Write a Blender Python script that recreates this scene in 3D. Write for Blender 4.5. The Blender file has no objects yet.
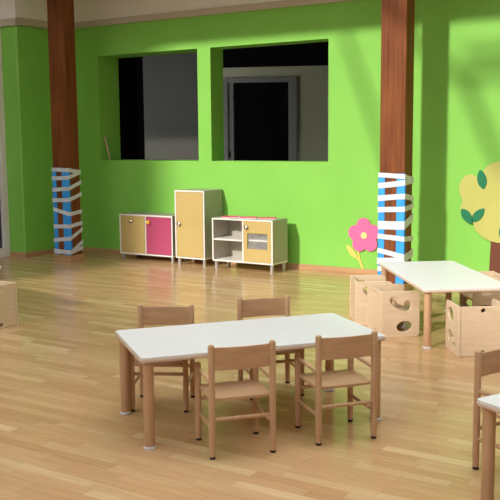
import bpy, bmesh, math, random
from math import radians, cos, sin, pi
from mathutils import Vector, Matrix
random.seed(7)
S = bpy.context.scene
COL = S.collection

# ------------------------------------------------------------------ materials
def mat(name, rgb, rough=0.5, spec=0.5, metal=0.0, coat=0.0):
    m = bpy.data.materials.new(name); m.use_nodes = True
    b = m.node_tree.nodes['Principled BSDF']
    b.inputs['Base Color'].default_value = (*rgb, 1)
    b.inputs['Roughness'].default_value = rough
    b.inputs['Specular IOR Level'].default_value = spec
    b.inputs['Metallic'].default_value = metal
    b.inputs['Coat Weight'].default_value = coat
    b.inputs['Coat Roughness'].default_value = 0.15
    return m
class NT:
    def __init__(s, m):
        s.t = m.node_tree; s.n = s.t.nodes; s.b = s.n['Principled BSDF']
    def add(s, kind, **kw):
        n = s.n.new(kind)
        for k, v in kw.items(): setattr(n, k, v)
        return n
    def link(s, a, b): s.t.links.new(a, b)
    def math(s, op, a, b=None):
        n = s.add('ShaderNodeMath', operation=op)
        for i, v in enumerate((a, b)):
            if v is None: continue
            if isinstance(v, (int, float)): n.inputs[i].default_value = v
            else: s.link(v, n.inputs[i])
        return n.outputs[0]
def noisy(m, c1, c2, scale=(1, 1, 1), detail=4, nscale=5, bump=0.0, lo=0.35, hi=0.65):
    """two tones mixed by stretched noise: grain, mottling"""
    k = NT(m)
    tc = k.add('ShaderNodeTexCoord'); mp = k.add('ShaderNodeMapping')
    mp.inputs['Scale'].default_value = scale
    k.link(tc.outputs['Object'], mp.inputs['Vector'])
    nz = k.add('ShaderNodeTexNoise'); nz.inputs['Scale'].default_value = nscale
    nz.inputs['Detail'].default_value = detail
    k.link(mp.outputs[0], nz.inputs['Vector'])
    r = k.add('ShaderNodeValToRGB')
    r.color_ramp.elements[0].position = lo; r.color_ramp.elements[0].color = (*c1, 1)
    r.color_ramp.elements[1].position = hi; r.color_ramp.elements[1].color = (*c2, 1)
    k.link(nz.outputs['Fac'], r.inputs[0]); k.link(r.outputs[0], k.b.inputs['Base Color'])
    if bump:
        bp = k.add('ShaderNodeBump'); bp.inputs['Strength'].default_value = bump
        bp.inputs['Distance'].default_value = 0.003
        k.link(nz.outputs['Fac'], bp.inputs['Height']); k.link(bp.outputs[0], k.b.inputs['Normal'])
    return m

M = {}
M['green'] = noisy(mat('green_paint', (.3, .5, .06), .6, .3), (.228, .560, .086), (.242, .585, .094), (1, 1, 1), 3, 2.2)
M['cream'] = noisy(mat('cream_plaster', (.7, .66, .6), .7, .3), (.86, .84, .80), (.88, .86, .825), (1, 1, 1), 3, 1.5)
M['bouncewall'] = noisy(mat('rose_bounce_plaster', (.5, .4, .38), .7, .2), (.30, .25, .23), (.33, .275, .25), (1, 1, 1), 3, 1.5)  # colour of unseen walls, set for the light they bounce
M['trim'] = mat('cornice_paint', (.52, .46, .36), .6, .3)
M['skirt'] = noisy(mat('skirting_oak', (.45, .25, .12), .4, .4), (.46, .26, .13), (.54, .32, .165), (.6, 8, 8), 4, 3)
M['timber'] = noisy(mat('stained_timber', (.25, .09, .04), .55, .2), (.115, .032, .009), (.250, .080, .024), (9, 9, .55), 6, 2.6, .15, .3, .7)
M['beech'] = noisy(mat('beech', (.5, .3, .17), .42, .4), (.51, .31, .172), (.575, .36, .207), (12, 12, 1.6), 4, 3)
M['beech_flat'] = noisy(mat('beech_ply', (.5, .3, .17), .42, .4), (.50, .305, .168), (.575, .36, .208), (2, 14, 14), 4, 3)
M['ply'] = noisy(mat('birch_ply', (.7, .5, .3), .45, .4), (.64, .49, .335), (.70, .545, .385), (3, 3, 14), 4, 2.5)
M['white'] = mat('white_laminate', (.80, .81, .80), .38, .4)
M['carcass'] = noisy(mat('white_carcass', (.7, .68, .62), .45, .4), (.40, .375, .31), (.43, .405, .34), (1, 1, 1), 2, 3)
M['edge'] = mat('white_edge', (.82, .79, .74), .4, .4)
M['yellow'] = noisy(mat('yellow_laminate', (.8, .6, .2), .45, .4), (.53, .39, .145), (.56, .415, .16), (1, 1, 1), 2, 3)
M['pink'] = noisy(mat('pink_laminate', (.7, .1, .25), .45, .4), (.43, .062, .145), (.46, .07, .16), (1, 1, 1), 2, 3)
M['steel'] = mat('grey_metal', (.55, .55, .56), .38, .5, .55)
M['chrome'] = mat('chrome', (.62, .63, .66), .2, .5, 1)
M['ball_yellow'] = mat('yellow_plastic', (.80, .45, .02), .3, .5)
M['rubber'] = mat('black_rubber', (.012, .012, .012), .6, .4)
M['lip'] = mat('pale_edge_band', (.62, .475, .375), .42, .4)
M['cap'] = mat('pale_foot', (.66, .67, .68), .4, .4)
M['blue'] = noisy(mat('blue_foam', (.03, .3, .85), .7, .3), (.035, .32, .88), (.050, .39, .94), (1, 1, 1), 3, 9)
M['tape'] = noisy(mat('white_tape', (.8, .8, .8), .45, .4), (.60, .63, .69), (.72, .75, .82), (1, 1, 1), 4, 14)
M['flower_pink'] = mat('pink_foam', (.88, .155, .36), .7, .25)
M['flower_yellow'] = mat('pale_yellow_foam', (.90, .72, .28), .7, .25)
M['stem'] = mat('mustard_foam', (.72, .60, .14), .7, .25)
M['tree_yellow'] = noisy(mat('yellow_foam', (.75, .6, .2), .7, .25), (.49, .485, .135), (.53, .515, .155), (1, 1, 1), 3, 4)
M['leaf'] = mat('dark_green_foam', (.018, .19, .085), .7, .25)
M['trunk'] = mat('brown_foam', (.16, .055, .03), .7, .25)
M['mat_pink'] = mat('red_pink_hob', (.72, .07, .15), .45, .4)
M['mat_white'] = mat('white_hob_stripe', (.85, .80, .80), .45, .4)
M['frame'] = mat('white_frame', (.76, .74, .71), .45, .4)
M['darkglass'] = mat('dark_glass', (.055, .055, .075), .12, .5)
M['clear'] = mat('clear_acrylic', (.95, .95, .95), .05, .5)
NT(M['clear']).b.inputs['Alpha'].default_value = 0.14
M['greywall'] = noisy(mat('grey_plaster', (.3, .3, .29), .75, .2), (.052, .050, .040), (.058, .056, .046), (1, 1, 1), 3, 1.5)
M['doorwall'] = noisy(mat('beige_plaster', (.3, .3, .29), .75, .2), (.55, .53, .36), (.58, .56, .39), (1, 1, 1), 3, 1.5)
M['innerframe'] = mat('inner_door_frame', (.27, .26, .24), .6, .3)
M['dark'] = mat('painted_darkness', (.008, .008, .008), .9, .0)  # darkness of the unlit back room put into the colour
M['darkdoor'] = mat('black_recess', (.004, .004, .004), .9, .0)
M['greyfloor'] = mat('grey_floor', (.03, .03, .03), .8, .1)  # unseen floor, kept near black to cut its bounced light
M['ceilwhite'] = noisy(mat('ceiling_plaster', (.76, .74, .70), .8, .2), (.74, .71, .66), (.78, .75, .71), (1, 1, 1), 3, 1.2)
M['stick'] = mat('pale_stick', (.62, .40, .30), .5, .4)
M['beam'] = noisy(mat('roof_timber', (.2, .08, .04), .6, .3), (.17, .06, .028), (.25, .09, .045), (.6, 9, 9), 5, 2.6)

def parquet():
    m = mat('oak_parquet', (.6, .4, .2), .26, .35)
    k = NT(m)
    tc = k.add('ShaderNodeTexCoord'); sp = k.add('ShaderNodeSeparateXYZ')
    k.link(tc.outputs['Object'], sp.inputs[0])
    W, L = .068, .46
    row = k.math('FLOOR', k.math('DIVIDE', sp.outputs[1], W))
    wn = k.add('ShaderNodeTexWhiteNoise', noise_dimensions='1D'); k.link(row, wn.inputs['W'])
    xs = k.math('ADD', k.math('DIVIDE', sp.outputs[0], L), k.math('MULTIPLY', wn.outputs['Value'], 37.0))
    colm = k.math('FLOOR', xs)
    cb = k.add('ShaderNodeCombineXYZ'); k.link(row, cb.inputs[0]); k.link(colm, cb.inputs[1])
    w2 = k.add('ShaderNodeTexWhiteNoise', noise_dimensions='2D'); k.link(cb.outputs[0], w2.inputs['Vector'])
    ramp = k.add('ShaderNodeValToRGB'); e = ramp.color_ramp.elements
    e[0].position = 0; e[0].color = (.520, .318, .150, 1)
    e[1].position = 1; e[1].color = (.690, .490, .275, 1)
    for p, c in ((.25, (.560, .345, .168, 1)), (.6, (.600, .380, .192, 1)), (.88, (.615, .412, .215, 1))):
        x = ramp.color_ramp.elements.new(p); x.color = c
    k.link(w2.outputs['Value'], ramp.inputs[0])
    # grain along the board
    mp = k.add('ShaderNodeMapping'); mp.inputs['Scale'].default_value = (1.6, 34, 1)
    k.link(tc.outputs['Object'], mp.inputs['Vector'])
    off = k.add('ShaderNodeVectorMath', operation='ADD'); k.link(mp.outputs[0], off.inputs[0])
    sc = k.add('ShaderNodeVectorMath', operation='SCALE'); sc.inputs['Scale'].default_value = 19
    k.link(w2.outputs['Color'], sc.inputs[0]); k.link(sc.outputs[0], off.inputs[1])
    nz = k.add('ShaderNodeTexNoise'); nz.inputs['Scale'].default_value = 2.5; nz.inputs['Detail'].default_value = 5
    k.link(off.outputs[0], nz.inputs['Vector'])
    g = k.add('ShaderNodeMapRange'); g.inputs['From Min'].default_value = .3; g.inputs['From Max'].default_value = .7
    g.inputs['To Min'].default_value = .90; g.inputs['To Max'].default_value = 1.08
    k.link(nz.outputs['Fac'], g.inputs['Value'])
    # joints
    fy = k.math('FRACT', k.math('DIVIDE', sp.outputs[1], W)); fx = k.math('FRACT', xs)
    j = k.math('MAXIMUM', k.math('LESS_THAN', fy, .03), k.math('LESS_THAN', fx, .006))
    jm = k.math('SUBTRACT', 1.0, k.math('MULTIPLY', j, .22))
    mul = k.math('MULTIPLY', g.outputs[0], jm)
    vm = k.add('ShaderNodeVectorMath', operation='SCALE'); k.link(ramp.outputs[0], vm.inputs[0]); k.link(mul, vm.inputs['Scale'])
    k.link(vm.outputs[0], k.b.inputs['Base Color'])
    rr = k.add('ShaderNodeMapRange'); rr.inputs['To Min'].default_value = .15; rr.inputs['To Max'].default_value = .26
    k.link(nz.outputs['Fac'], rr.inputs['Value']); k.link(rr.outputs[0], k.b.inputs['Roughness'])
    return m
M['parquet'] = parquet()

# ------------------------------------------------------------------ mesh helpers
def link(name, bm, m, parent=None, smooth=False):
    me = bpy.data.meshes.new(name)
    bmesh.ops.recalc_face_normals(bm, faces=bm.faces)
    bm.to_mesh(me); bm.free()
    if smooth:
        for p in me.polygons: p.use_smooth = True
        try: me.set_sharp_from_angle(angle=radians(40))
        except Exception: pass
    me.materials.append(m)
    o = bpy.data.objects.new(name, me); COL.objects.link(o)
    if parent: o.parent = parent
    return o
def add_box(bm, x0, x1, y0, y1, z0, z1, bevel=0.0, seg=2, M4=None):
    t = bmesh.new()
    bmesh.ops.create_cube(t, size=1)
    for v in t.verts:
        v.co = Vector(((x0+x1)/2 + v.co.x*(x1-x0), (y0+y1)/2 + v.co.y*(y1-y0), (z0+z1)/2 + v.co.z*(z1-z0)))
    if bevel: bmesh.ops.bevel(t, geom=list(t.edges), offset=bevel, segments=seg, profile=.5, affect='EDGES')
    merge(bm, t, M4)
def merge(bm, t, M4=None):
    if M4 is not None: t.transform(M4)
    me = bpy.data.meshes.new('tmp'); t.to_mesh(me); t.free(); bm.from_mesh(me); bpy.data.meshes.remove(me)
def box(x0, x1, y0, y1, z0, z1, bevel=0.0, seg=2):
    bm = bmesh.new(); add_box(bm, x0, x1, y0, y1, z0, z1, bevel, seg); return bm
def lathe(profile, seg=20):
    """profile: (r, z) from bottom to top around the z axis"""
    bm = bmesh.new(); rings = []
    for r, z in profile:
        if r < 1e-6: rings.append([bm.verts.new((0, 0, z))])
        else: rings.append([bm.verts.new((r*cos(2*pi*i/seg), r*sin(2*pi*i/seg), z)) for i in range(seg)])
    for a, b in zip(rings, rings[1:]):
        for i in range(seg):
            j = (i+1) % seg
            if len(a) == 1 and len(b) == 1: continue
            if len(a) == 1: bm.faces.new((a[0], b[i], b[j]))
            elif len(b) == 1: bm.faces.new((a[i], a[j], b[0]))
            else: bm.faces.new((a[i], a[j], b[j], b[i]))
    for rg in (rings[0], rings[-1]):
        if len(rg) > 1: bm.faces.new(rg)
    return bm
def shifted(bm, x=0, y=0, z=0): bm.transform(Matrix.Translation((x, y, z))); return bm
def rod(a, b, r, seg=14):
    a, b = Vector(a), Vector(b); d = b-a; L = d.length
    bm = lathe([(0, 0), (r*.8, 0), (r, r*.25), (r, L-r*.25), (r*.8, L), (0, L)], seg)
    q = Vector((0, 0, 1)).rotation_difference(d.normalized()).to_matrix().to_4x4()
    bm.transform(Matrix.Translation(a) @ q); return bm
def panel(outer, holes, th, M4=None, bevel=0.0):
    """2-D outline with holes in XY -> slab of thickness th in +Z, then moved by M4"""
    bm = bmesh.new(); edges = []
    for loop in [outer] + list(holes):
        vs = [bm.verts.new((x, y, 0)) for x, y in loop]
        edges += [bm.edges.new((vs[i], vs[(i+1) % len(vs)])) for i in range(len(vs))]
    bmesh.ops.triangle_fill(bm, use_beauty=True, use_dissolve=False, edges=edges)
    fs = list(bm.faces)
    ex = bmesh.ops.extrude_face_region(bm, geom=fs)
    bmesh.ops.translate(bm, vec=(0, 0, th), verts=[v for v in ex['geom'] if isinstance(v, bmesh.types.BMVert)])
    bmesh.ops.recalc_face_normals(bm, faces=bm.faces)
    if bevel:
        es = [e for e in bm.edges if len(e.link_faces) == 2 and abs(e.calc_face_angle(0)) > radians(60)
              and abs(e.verts[0].co.z - e.verts[1].co.z) < 1e-6]
        bmesh.ops.bevel(bm, geom=es, offset=bevel, segments=2, profile=.5, affect='EDGES')
    if M4 is not None: bm.transform(M4)
    return bm
def rrect(x0, x1, y0, y1, r, n=6, corners=(1, 1, 1, 1)):
    pts = []
    for (cx, cy, a0, on) in ((x1-r, y0+r, -90, corners[0]), (x1-r, y1-r, 0, corners[1]), (x0+r, y1-r, 90, corners[2]), (x0+r, y0+r, 180, corners[3])):
        if on:
            for i in range(n+1):
                a = radians(a0 + 90*i/n); pts.append((cx+r*cos(a), cy+r*sin(a)))
        else:
            a = radians(a0+45); pts.append((cx+r*(1 if cos(a) > 0 else -1), cy+r*(1 if sin(a) > 0 else -1)))
    return pts
def ellipse(cx, cy, rx, ry, n=24, rot=0):
    return [(cx+rx*cos(2*pi*i/n)*cos(rot)-ry*sin(2*pi*i/n)*sin(rot), cy+rx*cos(2*pi*i/n)*sin(rot)+ry*sin(2*pi*i/n)*cos(rot)) for i in range(n)]
def smooth_loop(P, n=5):
    out = []; N = len(P)
    for i in range(N):
        p0, p1, p2, p3 = (Vector(P[(i+k-1) % N]) for k in range(4))
        for j in range(n):
            t = j/n
            v = .5*((2*p1)+(p2-p0)*t+(2*p0-5*p1+4*p2-p3)*t*t+(3*p1-p0-3*p2+p3)*t**3)
            out.append((v.x, v.y))
    return out
def thing(name, label, cat, loc=(0, 0, 0), rot=0.0, group=None):
    o = bpy.data.objects.new(name, None); COL.objects.link(o); o.empty_display_size = .1
    o.location = loc; o.rotation_euler = (0, 0, rot)
    o['label'] = label; o['category'] = cat
    if group: o['group'] = group
    return o
def tag(o, label, cat, group=None):
    o['label'] = label; o['category'] = cat
    if group: o['group'] = group
    return o
def struct(name, bm, m, parent=None):
    o = link(name, bm, m, parent)
    if parent is None: o['kind'] = 'structure'
    return o
def copy_tree(o, parent=None):
    c = o.copy(); COL.objects.link(c)
    if parent: c.parent = parent; c.matrix_parent_inverse = o.matrix_parent_inverse.copy()
    for ch in list(o.children): copy_tree(ch, c)
    return c
def dup(root, label, loc, rot):
    c = copy_tree(root); c['label'] = label; c.location = loc; c.rotation_euler = (0, 0, rot); return c
# stand a slab made in XY upright: x->x, y->z, thickness -> -y (front face at y=0 when th given)
UP = Matrix(((1, 0, 0, 0), (0, 0, -1, 0), (0, 1, 0, 0), (0, 0, 0, 1)))

# ------------------------------------------------------------------ the setting
XL, XR, YF = -8.74, 4.2, -16.0
SL = .52                                   # ceiling slope
def zc(y): return 3.45 - SL*y
struct('floor', box(XL-.2, XR+.2, YF-.2, 0.0, -.12, 0), M['parquet'])

# back wall with the two deep pass-through openings
T = .40; ZB, ZT = 1.237, 2.581
X1, X2, X3, X4 = -7.868, -6.281, -6.09, -4.51
bm = bmesh.new()
XM = (X2+X3)/2
def wall_piece(x0, x1, hole, t): return panel([(x0, 0), (x1, 0), (x1, 3.03), (x0, 3.03)], [hole], t, UP @ Matrix.Translation((0, 0, -t)))
wb = wall_piece(-8.95, XM, [(X1, ZB), (X2, ZB), (X2, ZT), (X1, ZT)], T)
merge(wb, wall_piece(XM, XR+.2, [(X3, ZB), (X4, ZB), (X4, ZT), (X3, ZT)], .27))
struct('wall_back', wb, M['green'])
# left pier that steps out of the corner, and the left wall with the glazed door
struct('wall_pier', box(XL-.21, -8.465, -.83, -.001, 0, 2.94, .025, 4), M['green'])
struct('wall_pier_header', box(XL-.21, -8.465, -.83, -.005, 2.9405, 4.2), M['cream'])
struct('wall_back_upper', box(-8.95, XR+.2, -.004, T, 3.0305, 3.75), M['cream'])
struct('wall_left', box(XL-.21, XL-.01, -5.2, -2.35, 0, 6.0), M['green'])
struct('wall_left_header', box(XL-.21, XL-.01, -2.35, -.83, 2.93, 5.0), M['cream'])
lr = bmesh.new()
add_box(lr, XL-.21, XL-.01, -12.5, -5.2, 0, 12.0); add_box(lr, XL-.21, XL-.01, YF, -12.5, 0, 4.5)  # unseen wall, its solid length shaped to bound the sun patch
struct('wall_left_sunblock', lr, M['cream'])
# glazed door in the left wall
fr = bmesh.new()
add_box(fr, XL-.10, XL+.012, -.925, -.835, 0.0, 2.925, .006)
add_box(fr, XL-.10, XL+.012, -2.345, -2.22, 0.0, 2.925, .006)
add_box(fr, XL-.10, XL+.012, -2.22, -.925, 2.80, 2.925, .004)
add_box(fr, XL-.10, XL+.012, -2.22, -.925, 0.0, .115, .004)
d1 = struct('door_1', fr, M['frame'])
link('glass_pane', box(XL-.06, XL-.04, -2.22, -.925, .115, 2.80), M['darkglass'], d1)
link('door_handle', rod((XL+.045, -2.27, 1.0), (XL+.045, -2.16, 1.0), .01), M['steel'], d1, True)
# skirting boards
def skirt(name, x0, x1, y0, y1): return struct(name, box(x0, x1, y0, y1, 0, .066, .003), M['skirt'])
skirt('baseboard_back', -8.447, XR, -.016, -.001)
skirt('baseboard_left', -8.464, -8.448, -.83, -.001)
skirt('baseboard_pier', XL+.013, -8.448, -.847, -.831)
# cornice strips under the ceiling
struct('trim_1', box(-8.44, XR, -.030, -.001, 2.958, 3.035, .004), M['trim'])
struct('trim_2', box(-8.464, -8.44, -.83, -.001, 2.945, 3.03, .004), M['trim'])
struct('trim_3', box(XL-.01, -8.44, -.86, -.831, 2.930, 3.02, .004), M['trim'])
# pitched ceiling that rises towards the camera
cb = bmesh.new()
SKY = (-5.8, 3.9, -6.3, -2.3)             # unseen roof opening added to let sky light down: x0, x1, y0, y1
cb = panel([(XL-.2, 0), (XR+.2, 0), (XR+.2, YF), (XL-.2, YF)], [[(SKY[0], SKY[3]), (SKY[1], SKY[3]), (SKY[1], SKY[2]), (SKY[0], SKY[2])]], .2)
for v in cb.verts: v.co.z += zc(v.co.y)
struct('ceiling', cb, M['ceilwhite'])
struct('wall_right', box(XR, XR+.2, YF, -.001, 0, 12.0), M['bouncewall'])
# unseen wall added behind the camera to block the sun low down, open above
struct('wall_front_sunblock', box(XL-.2, XR+.2, YF-.2, YF, 0, 6.55), M['bouncewall'])
# unseen purlin and truss, shaped to cast the back wall's shadows
struct('purlin_caster', box(XL, XR+.2, -2.02, -1.88, 3.65, 4.30), M['beam'])
tr = bmesh.new()
add_box(tr, -3.75, XR, -5.05, -4.95, 4.57, 4.65); add_box(tr, -3.75, XR, -5.05, -4.95, 4.78, 4.86)
def strut(xa, za, xb, zb, w=.13, y=-5.0):
    a, b = Vector((xa, y, za)), Vector((xb, y, zb)); d = b-a
    R = Vector((0, 0, 1)).rotation_difference(d.normalized()).to_matrix().to_4x4()
    add_box(tr, -w/2, w/2, -.05, .05, 0, d.length, 0, 1, Matrix.Translation(a) @ R)
strut(-5.20, 5.45, -4.55, 3.65, .08); strut(-4.75, 5.40, -3.75, 4.55, .10)
strut(-3.75, 4.60, -3.35, 3.65, .11); strut(-2.6, 4.6, -2.1, 3.65, .11)
struct('truss_caster', tr, M['beam'])

# ---- the room behind the openings
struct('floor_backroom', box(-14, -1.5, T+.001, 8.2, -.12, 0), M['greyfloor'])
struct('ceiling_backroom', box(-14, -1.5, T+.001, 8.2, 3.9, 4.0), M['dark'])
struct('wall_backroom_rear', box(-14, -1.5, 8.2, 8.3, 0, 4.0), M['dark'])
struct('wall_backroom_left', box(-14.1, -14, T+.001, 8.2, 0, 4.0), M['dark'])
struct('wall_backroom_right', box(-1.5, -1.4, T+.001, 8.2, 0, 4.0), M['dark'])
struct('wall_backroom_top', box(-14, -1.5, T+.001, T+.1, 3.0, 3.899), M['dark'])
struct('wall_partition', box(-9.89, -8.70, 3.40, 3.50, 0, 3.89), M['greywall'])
# rotated wall with the dark doorway
RW = Matrix.Translation((-8.029, 3.10, 0)) @ Matrix.Rotation(radians(22.4), 4, 'Z')
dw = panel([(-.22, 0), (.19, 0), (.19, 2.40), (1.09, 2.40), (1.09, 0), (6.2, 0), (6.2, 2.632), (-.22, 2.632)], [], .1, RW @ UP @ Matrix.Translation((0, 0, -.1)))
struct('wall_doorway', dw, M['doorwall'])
df = bmesh.new()
for a in ((.02, .10, -.03, .10, 0, 2.47), (.10, .19, -.012, .10, 0, 2.40), (1.135, 1.22, -.03, .10, 0, 2.47), (1.08, 1.135, -.012, .10, 0, 2.40), (.10, 1.135, -.03, .10, 2.39, 2.47)):
    add_box(df, *a, .004)
df.transform(RW)
d2 = struct('door_2', df, M['innerframe'])
lp = box(.105, .135, -.020, -.011, 1.20, 1.30, .002); lp.transform(RW)
link('lock_plate', lp, M['rubber'], d2)

# ------------------------------------------------------------------ timber posts with blue padding and white tape
def post(label, x0, y0, bands, tape_w, pad_top, group, pl, pr):
    w, d = .262, .20
    t = thing('timber_post', label, 'post', (x0, y0, 0), 0, group)
    link('shaft', box(0, w, 0, d, 0, zc(y0+d)-.004, .006), M['timber'], t)
    sk = bmesh.new(); o = .022
    for b in ((-o, w+o, -o, -.001), (-o, w+o, d+.001, d+o), (-o, -.001, -.001, d+.001), (w+.001, w+o, -.001, d+.001)):
        add_box(sk, *b, 0, .075, .002)
    link('skirting_block', sk, M['skirt'], t)
    pt = .007
    def pad(fx0, fx1, side, name='corner_pad'):
        b = bmesh.new()
        add_box(b, fx0, fx1, -pt, -.0006, .078, pad_top, .003)
        if side < 0: add_box(b, -pt, -.0006, -pt, .03, .078, pad_top, .003)
        else: add_box(b, w+.0006, w+pt, -pt, .022, .078, pad_top, .003)
        return link(name, b, M['blue'], t)
    pad(-pt, pl, -1); pad(w-pr, w+pt, 1)
    # tape: closed ribbons round the padded post, a height at each corner
    for k, bd in enumerate(bands):
        e = pt+.001+.0011*(k % 4); base = [(-e, -e), (w+e, -e), (w+e, d+e), (-e, d+e)]
        zs = (bd[0], bd[1], bd[2], bd[0]); hw = (bd[3] if len(bd) > 3 else tape_w)/2
        b = bmesh.new(); loops = []
        for off in (0, .001):
            for s in (-1, 1):
                L = []
                for i in range(4):
                    (xa, ya), (xb, yb) = base[i], base[(i+1) % 4]
                    for q in range(4):
                        tt = q/4; px, py = xa+(xb-xa)*tt, ya+(yb-ya)*tt
                        px += off*(1 if px > w/2 else -1) if (i in (1, 3) or q == 0) else 0
                        py += off*(1 if py > d/2 else -1) if (i in (0, 2) or q == 0) else 0
                        wob = .0015*sin(k*2.1+i*1.7+q)
                        L.append(b.verts.new((px, py, zs[i]+(zs[(i+1) % 4]-zs[i])*tt + s*hw + wob)))
                loops.append(L)
        ib, it, ob, ot = loops; n = len(ib)
        for i in range(n):
            j = (i+1) % n
            b.faces.new((ob[i], ob[j], ot[j], ot[i])); b.faces.new((ib[i], it[i], it[j], ib[j]))
            b.faces.new((it[i], ot[i], ot[j], it[j])); b.faces.new((ib[i], ib[j], ob[j], ob[i]))
        link('tape_band', b, M['tape'], t)
    return t
zl = lambda v: 1.148-(v-45)*.00251
zr = lambda v: 1.168-(v-91.7)*.00236
Lb = [tuple(zl(v) for v in b) for b in ((48, 50, 62), (92, 86, 62), (148, 141, 112), (201, 196, 170), (244, 266, 258), (330, 327, 316), (400, 388, 345), (453, 455, 408), (457, 457, 440))]
Rb = [(zr(a), zr(b), zr(c), w) for a, b, c, w in ((104, 110, 125, .045), (150, 134, 128, .055), (200, 190, 205, .055), (249, 243, 232, .052), (313, 309, 282, .082), (358, 366, 372, .05), (418, 440, 425, .05), (464, 452, 436, .06), (496, 486, 476, .05))]
G = 'timber posts wrapped in blue padding'
post('red-brown timber post padded in blue and white tape, left of the two wall openings', -7.93, -.82, Lb, .048, 1.16, G, .058, .108)
post('red-brown timber post padded in blue and white tape, beside the pink flower', -3.525, -.82, Rb, .05, 1.155, G, .060, .080)

# ------------------------------------------------------------------ toy kitchen cabinets
def carcass(t, W, D, z0, z1, mid=None, shelf=False):
    th = .018
    link('top_panel', box(0, W, 0, D, z1-th, z1, .0015), M['carcass'], t)
    link('bottom_panel', box(0, W, 0, D, z0, z0+th, .0015), M['edge'], t)
    link('side_panel', box(0, th, .0, D, z0+th, z1-th, .001), M['carcass'], t)
    link('side_panel', box(W-th, W, .0, D, z0+th, z1-th, .001), M['carcass'], t)
    link('back_panel', box(th, W-th, D-.012, D-.001, z0+th, z1-th), M['carcass'], t)
    for x in (0, W-th):
        link('edge_strip', box(x, x+th, -.0032, -.0004, z0+th, z1-th, .0008), M['edge'], t)
    link('edge_strip', box(0, W, -.0032, -.0004, z1-th, z1, .0008), M['edge'], t)
    if mid: link('divider_panel', box(mid-.009, mid+.009, 0, D-.012, z0+th, z1-th, .001), M['edge'], t)
    for sx in (.032, W-.032):
        for sy in (.035, D-.035):
            link('leg', shifted(lathe([(0, 0), (.019, 0), (.020, .004), (.020, z0), (0, z0)]), sx, sy), M['steel'], t, True)
def knob(door, x, y, z, m, r=.023):
    k = lathe([(0, 0), (.010, 0), (.010, .012), (r, .016), (r, .026), (r*.7, .033), (0, .035)])
    k.transform(Matrix.Translation((x, y, z)) @ Matrix.Rotation(radians(90), 4, 'X'))
    kb = link('knob', k, m, door, True)
    return kb
FD = -.006     # doors sit just inside the front edge
# low cabinet with yellow and pink doors
W, D = .835, .328
c = thing('toy_cabinet', 'low white cabinet with one yellow and one pink door, left of the tall one', 'cabinet', (-7.275, -.345, 0), 0, 'toy kitchen cabinets')
carcass(c, W, D, .075, .578, .415)
da = link('door', box(.022, .402, -.004, .014, .097, .557, .002), M['yellow'], c); da['label'] = 'yellow door'
knob(da, .20, -.004, .49, M['chrome'])
db = link('door', box(.428, W-.022, -.004, .014, .097, .557, .002), M['pink'], c); db['label'] = 'pink door'
kk = knob(db, .475, -.004, .49, M['ball_yellow'], .026); kk['label'] = 'yellow knob'
# tall cabinet
W, D = .43, .38
c = thing('toy_cabinet', 'tall narrow white cabinet with a single yellow door', 'cabinet', (-6.356, -.400, 0), 0, 'toy kitchen cabinets')
carcass(c, W, D, .085, .900)
da = link('door', box(.022, W-.022, -.004, .014, .107, .879, .002), M['yellow'], c); da['label'] = 'yellow door'
knob(da, .070, -.004, .500, M['chrome'])
# cabinet with the open shelves and the oven door
W, D = .815, .33
c = thing('toy_cabinet', 'low white toy oven cabinet with open shelves and a yellow windowed door', 'cabinet', (-5.763, -.480, 0), 0, 'toy kitchen cabinets')
carcass(c, W, D, .100, .600, .420)
link('shelf', box(.019, .410, .004, D-.013, .345, .363, .001), M['edge'], c)
link('shelf', box(.430, W-.019, .03, D-.013, .352, .368, .001), M['edge'], c)
dk = panel(rrect(.434, W-.020, .122, .579, .002, 2), [rrect(.482, .748, .268, .445, .006, 3)], .018, UP @ Matrix.Translation((0, 0, -.014)))
dk = link('oven_door', dk, M['yellow'], c); dk['label'] = 'yellow door with a window'
link('window_pane', box(.478, .752, .0145, .0165, .264, .449), M['clear'], dk)
knob(dk, .478, -.004, .512, M['chrome'])
# play hob strips on top of it
for i, (x, y, a, lab) in enumerate(((-5.585, -.365, 32, 'pink striped play hob strip on the oven cabinet, left of three'), (-5.345, -.350, 20, 'pink striped play hob strip on the oven cabinet, middle of three'), (-5.105, -.330, 24, 'pink striped play hob strip on the oven cabinet, right of three'))):
    t = thing('play_hob_strip', lab, 'toy', (x, y, .6005), radians(a), 'pink hob strips on the toy oven')
    link('base', box(-.105, .105, -.058, .058, 0, .007, .002), M['mat_white'], t)
    for s in (-.032, .032): link('stripe', box(-.098, .098, s-.021, s+.021, .0072, .017, .002), M['mat_pink'], t)

# stick leaning in the left opening
tag(link('wooden_stick', rod((-7.760, .06, ZB+.006), (-7.856, .075, ZB+.305), .011), M['stick'], None, True), 'thin pale wooden stick leaning in the left wall opening', 'stick')

# ------------------------------------------------------------------ wall decorations
def flat(name, pts, m, parent, y, th, z=0): return link(name, panel(pts, [], th, Matrix.Translation((0, y+th, 0)) @ UP @ Matrix.Translation((0, 0, 0)), 0), m, parent)
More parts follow.
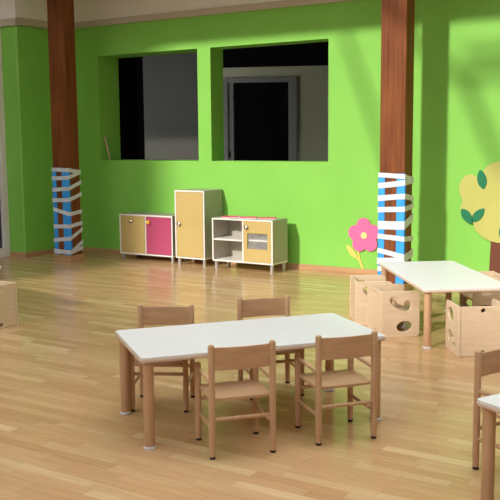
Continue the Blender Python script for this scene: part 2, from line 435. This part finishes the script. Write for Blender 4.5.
# flower: petals, centre, stem, leaf (thin foam boards fixed to the wall)
fx, fz = -4.035, .435
t = thing('wall_flower', 'pink five-petalled foam flower on the green wall, low beside the post', 'decoration', (fx-.02, -.001, fz))
pet = []
for i in range(150):
    a = 2*pi*i/150
    best = 0
    for k in range(5):
        th = radians(94+72*k); cxk, czk = .112*cos(th), .112*sin(th); R = .083
        b = cxk*cos(a)+czk*sin(a); disc = b*b-(cxk**2+czk**2-R*R)
        if disc > 0: best = max(best, b+math.sqrt(disc))
    pet.append((best*cos(a), best*sin(a)))
flat('petals', pet, M['flower_pink'], t, -.022, .009)
flat('flower_centre', ellipse(0.0, .002, .036, .036), M['flower_yellow'], t, -.029, .007)
flat('stem', smooth_loop([(-.088, -.13), (-.075, -.128), (-.062, -.20), (-.038, -.29), (-.008, -.362), (-.030, -.366), (-.062, -.30), (-.086, -.20)], 4), M['stem'], t, -.010, .008)
flat('leaf', smooth_loop([(-.218, -.118), (-.164, -.138), (-.112, -.195), (-.076, -.255), (-.050, -.295), (-.10, -.262), (-.160, -.230), (-.197, -.18)], 4), M['stem'], t, -.011, .009)
# tree
tx, tz = -2.47, .86
t = thing('wall_tree', 'big yellow foam tree with dark green leaves on the green wall', 'decoration', (tx, -.001, tz))
crown = smooth_loop([(-.10, .400), (-.24, .345), (-.315, .235), (-.42, .265), (-.50, .205), (-.525, .10), (-.490, .0), (-.505, -.085), (-.465, -.175), (-.375, -.230), (-.345, -.300), (-.26, -.375), (-.15, -.415), (.0, -.42), (.16, -.41), (.30, -.355), (.36, -.26), (.46, -.20), (.50, -.08), (.47, .02), (.50, .12), (.44, .25), (.32, .265), (.24, .36), (.10, .405)], 5)
flat('crown', crown, M['tree_yellow'], t, -.024, .010)
flat('trunk', [(-.20, -.79), (.20, -.79), (.17, -.36), (-.185, -.36)], M['trunk'], t, -.011, .009)
def leaf(cx, cz, L, w, a):
    P = [(-L/2, 0), (-L*.25, w*.42), (0.02*L, w*.5), (L*.3, w*.34), (L/2, 0), (L*.3, -w*.34), (.02*L, -w*.5), (-L*.25, -w*.42)]
    ca, sa = cos(radians(a)), sin(radians(a))
    return smooth_loop([(cx+x*ca-z*sa, cz+x*sa+z*ca) for x, z in P], 4)
for cx, cz, L, w, a in ((-.288, .212, .195, .095, 102), (-.435, -.165, .185, .092, -52), (-.318, -.150, .185, .088, 48), (-.055, -.315, .19, .09, 95), (.10, .18, .19, .09, 60), (.28, -.02, .19, .09, 20)):
    flat('tree_leaf', leaf(cx, cz, L, w, a), M['leaf'], t, -.032, .008)

# ------------------------------------------------------------------ nursery tables
def table(label, x, y, rot, L, W, h):
    t = thing('nursery_table', label, 'table', (x, y, 0), rot, 'white topped nursery tables')
    th = .026
    top = link('tabletop', panel(rrect(-L/2+.004, L/2-.004, -W/2+.004, W/2-.004, .022), [], .010, Matrix.Translation((0, 0, h-.010)), .0015), M['white'], t)
    link('edge_band', panel(rrect(-L/2, L/2, -W/2, W/2, .026), [], th-.009, Matrix.Translation((0, 0, h-th-.001)), .005), M['lip'], top)
    i = .044
    for sx in (-1, 1):
        for sy in (-1, 1):
            lg = link('leg', shifted(lathe([(0, .014), (.0255, .014), (.0265, .02), (.0265, h-th-.001), (0, h-th-.001)], 24), sx*(L/2-i), sy*(W/2-i)), M['beech'], t, True)
            link('foot_cap', shifted(lathe([(0, 0), (.029, 0), (.031, .004), (.031, .010), (.027, .0138), (0, .0138)], 24), sx*(L/2-i), sy*(W/2-i)), M['cap'], lg, True)
    return t
table('white-topped rectangular table with four armchairs around it, nearest full table', -2.4845, -4.8613, .9066, 1.322, .672, .464)
table('white-topped rectangular table with plywood cube chairs, beside the taped post', -2.390, -2.201, radians(-52.8)+pi, 1.39, .655, .436)
a3 = radians(62); u3 = Vector((cos(a3), sin(a3))); v3 = Vector((-sin(a3), cos(a3)))
c3 = Vector((-1.078, -5.377)) + u3*.653 - v3*.33
table('white-topped table cut off by the photo at the bottom right corner', c3.x, c3.y, a3, 1.306, .660, .454)
a4 = radians(-13); u4 = Vector((cos(a4), sin(a4))); v4 = Vector((-sin(a4), cos(a4)))
c4 = Vector((-5.672, -3.697)) - u4*.653 - v4*.33
table('white-topped table of which only a corner shows at the left photo edge', c4.x, c4.y, a4, 1.306, .660, .454)

# ------------------------------------------------------------------ beech armchairs
def armchair(label, loc, rot):
    t = thing('nursery_armchair', label, 'chair', loc, rot, 'beech armchairs with slatless backs')
    hx, hy, r = .150, .140, .0158
    for sx in (-1, 1):
        for y, h in ((-hy, .552), (hy, .402)):
            lg = link('leg', shifted(lathe([(0, .012), (r*.86, .012), (r, .05), (r, h-.012), (r*.86, h-.005), (r*.5, h-.001), (0, h)], 20), sx*hx, y), M['beech'], t, True)
            link('rubber_foot', shifted(lathe([(0, 0), (r*.80, 0), (r*.88, .003), (r*.88, .0118), (0, .0118)], 16), sx*hx, y), M['rubber'], lg, True)
        link('arm_rail', rod((sx*hx, -hy+r*.8, .366), (sx*hx, hy-r*.8, .374), .0105), M['beech'], t, True)
        link('stretcher', rod((sx*hx, -hy+r*.8, .146), (sx*hx, hy-r*.8, .146), .0095), M['beech'], t, True)
    link('stretcher', rod((-hx+r*.8, -hy, .190), (hx-r*.8, -hy, .190), .0095), M['beech'], t, True)
    link('stretcher', rod((-hx+r*.8, hy, .215), (hx-r*.8, hy, .215), .0095), M['beech'], t, True)
    # seat: gently dished plywood
    sb = bmesh.new(); nx, ny = 8, 30; top = []; bot = []
    for j in range(ny+1):
        y = -.128+.300*j/ny; wd = .152 if abs(y) < .118 else .1335
        row = []; row2 = []
        for i in range(nx+1):
            x = -wd+2*wd*i/nx
            z = .288-.008*math.exp(-((x/.09)**2+((y-.01)/.10)**2)) - (.010*((j/ny-.8)/.2)**2 if j/ny > .8 else 0)
            row.append(sb.verts.new((x, y, z))); row2.append(sb.verts.new((x, y, z-.012)))
        top.append(row); bot.append(row2)
    for j in range(ny):
        for i in range(nx):
            sb.faces.new((top[j][i], top[j][i+1], top[j+1][i+1], top[j+1][i])); sb.faces.new((bot[j][i], bot[j+1][i], bot[j+1][i+1], bot[j][i+1]))
        for i in (0, nx): sb.faces.new((top[j][i], top[j+1][i], bot[j+1][i], bot[j][i]))
    for i in range(nx):
        for j in (0, ny): sb.faces.new((top[j][i], bot[j][i], bot[j][i+1], top[j][i+1]))
    link('seat', sb, M['beech_flat'], t, True)
    # backrest: curved board between the rear posts
    bb = bmesh.new(); n = 10; R = []
    for i in range(n+1):
        s = -1+2*i/n; x = s*(hx-r*.75); y = -hy-.016*(1-s*s)
        R.append([bb.verts.new(p) for p in ((x, y+.006, .428), (x, y+.006, .536), (x, y-.006, .536), (x, y-.006, .428))])
    for a, b in zip(R, R[1:]):
        for k in range(4): bb.faces.new((a[k], a[(k+1) % 4], b[(k+1) % 4], b[k]))
    bb.faces.new(R[0]); bb.faces.new(R[-1])
    link('backrest', bb, M['beech_flat'], t, True)
    return t
def seat_at(rx, ry, rot):      # centre from the middle of the rear legs
    return (rx - sin(rot)*.14, ry + cos(rot)*.14, 0)
spots = [
    ('beech armchair at the near side of the front table, back to camera, left one', -2.191, -5.3735, radians(49)),
    ('beech armchair at the near side of the front table, back to camera, right one', -1.8555, -4.945, radians(50.5)),
    ('beech armchair behind the front table facing camera, left one, seat hidden', -3.092, -4.795, radians(-151.5)),
    ('beech armchair behind the front table facing camera, right one, seat hidden', -2.734, -4.291, radians(-132.6)),
    ('beech armchair at the right photo edge behind the cut-off corner table', -1.192 + cos(a3)*.15, -4.970 + sin(a3)*.15, a3+pi),
]
first = None
for lab, rx, ry, rot in spots:
    p = seat_at(rx, ry, rot)
    if first is None: first = armchair(lab, p, rot)
    else: dup(first, lab, p, rot)

# ------------------------------------------------------------------ plywood cube chairs
CW, CD, CH = .35, .300, .352
BEAN = [(.215, .80), (.24, .86), (.31, .89), (.39, .875), (.425, .82), (.40, .765), (.44, .725), (.52, .695), (.58, .705), (.605, .77), (.67, .80), (.745, .765), (.775, .69), (.75, .61), (.67, .565), (.53, .585), (.38, .645), (.265, .725)]
def cube_chair(label, loc, rot, flip=False):
    """local +y is the open front; origin at the middle of the footprint"""
    t = thing('cube_chair', label, 'chair', loc, rot, 'plywood cube chairs with cut-out sides')
    th = .018
    for sx in (-1, 1):
        bean = smooth_loop([(-CD/2+a*CD, CH*((1-b) if flip else b)) for a, b in BEAN], 4)
        ell = ellipse(-CD/2+.60*CD, CH*(.76 if flip else .235), CD*.205, CH*(.135 if flip else .115), 28, radians(8))
        x = sx*(CW/2) - (0 if sx > 0 else -th)
        m4 = Matrix(((0, 0, -1, x), (1, 0, 0, 0), (0, 1, 0, 0), (0, 0, 0, 1)))
        link('side_panel', panel(rrect(-CD/2, CD/2, 0, CH, .028, 6, (1, 1, 0, 0)), [bean, ell], th, m4, .003), M['ply'], t)
    hb = [ellipse(0, CH-.030, .017, .015), ellipse(0, .030, .017, .015)]
    link('back_panel', panel(rrect(-CW/2+th+.0005, CW/2-th-.0005, .002, CH-.002, .003, 2), hb, th, Matrix.Translation((0, -CD/2+th+.004, 0)) @ UP, .002), M['ply'], t)
    link('seat_panel', box(-CW/2+th+.0005, CW/2-th-.0005, -CD/2+.024, CD/2-.012, .150, .166, .003), M['ply'], t)
    return t
def cube_at(px, py, deg):
    """px,py = floor corner at the chair's back right; deg = heading of its open front"""
    a = radians(deg); u = Vector((cos(a), sin(a))); v = Vector((-sin(a), cos(a)))
    c = Vector((px, py)) + u*CD/2 + v*CW/2
    return (c.x, c.y, 0), a - pi/2
cubes = [
    ('plywood cube chair with face-like cut-outs, left of the right table, nearer one', *cube_at(-2.629, -2.767, 43)),
    ('plywood cube chair left of the right table, farther one closest to the flower', *cube_at(-3.008, -2.432, 33)),
]
f1 = cube_chair(*cubes[0]); dup(f1, *cubes[1])
a = radians(127.2)
dup(f1, 'plywood cube chair at the far right side of the right table, mostly hidden', (-2.24, -1.55, 0), a)
f2 = cube_chair('plywood cube chair tucked under the near end of the right table', *(lambda p, r: (p, r))(*cube_at(-1.662, -2.835, 126)), flip=True)
dup(f2, 'plywood cube chair cut off by the left photo edge', (-5.545, -3.982, 0), radians(91))

# ------------------------------------------------------------------ camera
fwd = Vector((-0.53148, 0.83764, -0.12606)); rgt = Vector((0.84492, 0.53483, -0.00843)); upv = Vector((-0.06036, 0.11099, 0.99199))
cam = bpy.data.cameras.new('camera'); co = bpy.data.objects.new('camera', cam); COL.objects.link(co)
mw = Matrix((rgt, upv, -fwd)).transposed().to_4x4(); mw.translation = Vector((0, -8.7496, 1.5)); co.matrix_world = mw
cam.sensor_width = 36; cam.lens = 875.75/500*36; cam.clip_start = .05
S.camera = co

# ------------------------------------------------------------------ light: low sun over the added front wall plus open sky
w = bpy.data.worlds.new('world'); S.world = w; w.use_nodes = True
bg = w.node_tree.nodes['Background']; bg.inputs[0].default_value = (.93, .96, 1.0, 1); bg.inputs[1].default_value = 3.15
sl = bpy.data.lights.new('sun', 'SUN'); sl.energy = 3.4; sl.angle = radians(2.8); sl.color = (1, .95, .87)
so = bpy.data.objects.new('sun', sl); COL.objects.link(so)
so.rotation_euler = Vector((.155, 1, -.50)).to_track_quat('-Z', 'Y').to_euler()
so.location = (-3, -12, 6)

vs = S.view_settings
vs.view_transform = 'Standard'; vs.look = 'None'; vs.gamma = 1; vs.use_curve_mapping = False; vs.exposure = 0.0
S.cycles.use_denoising = True
S.cycles.max_bounces = 10; S.cycles.diffuse_bounces = 6
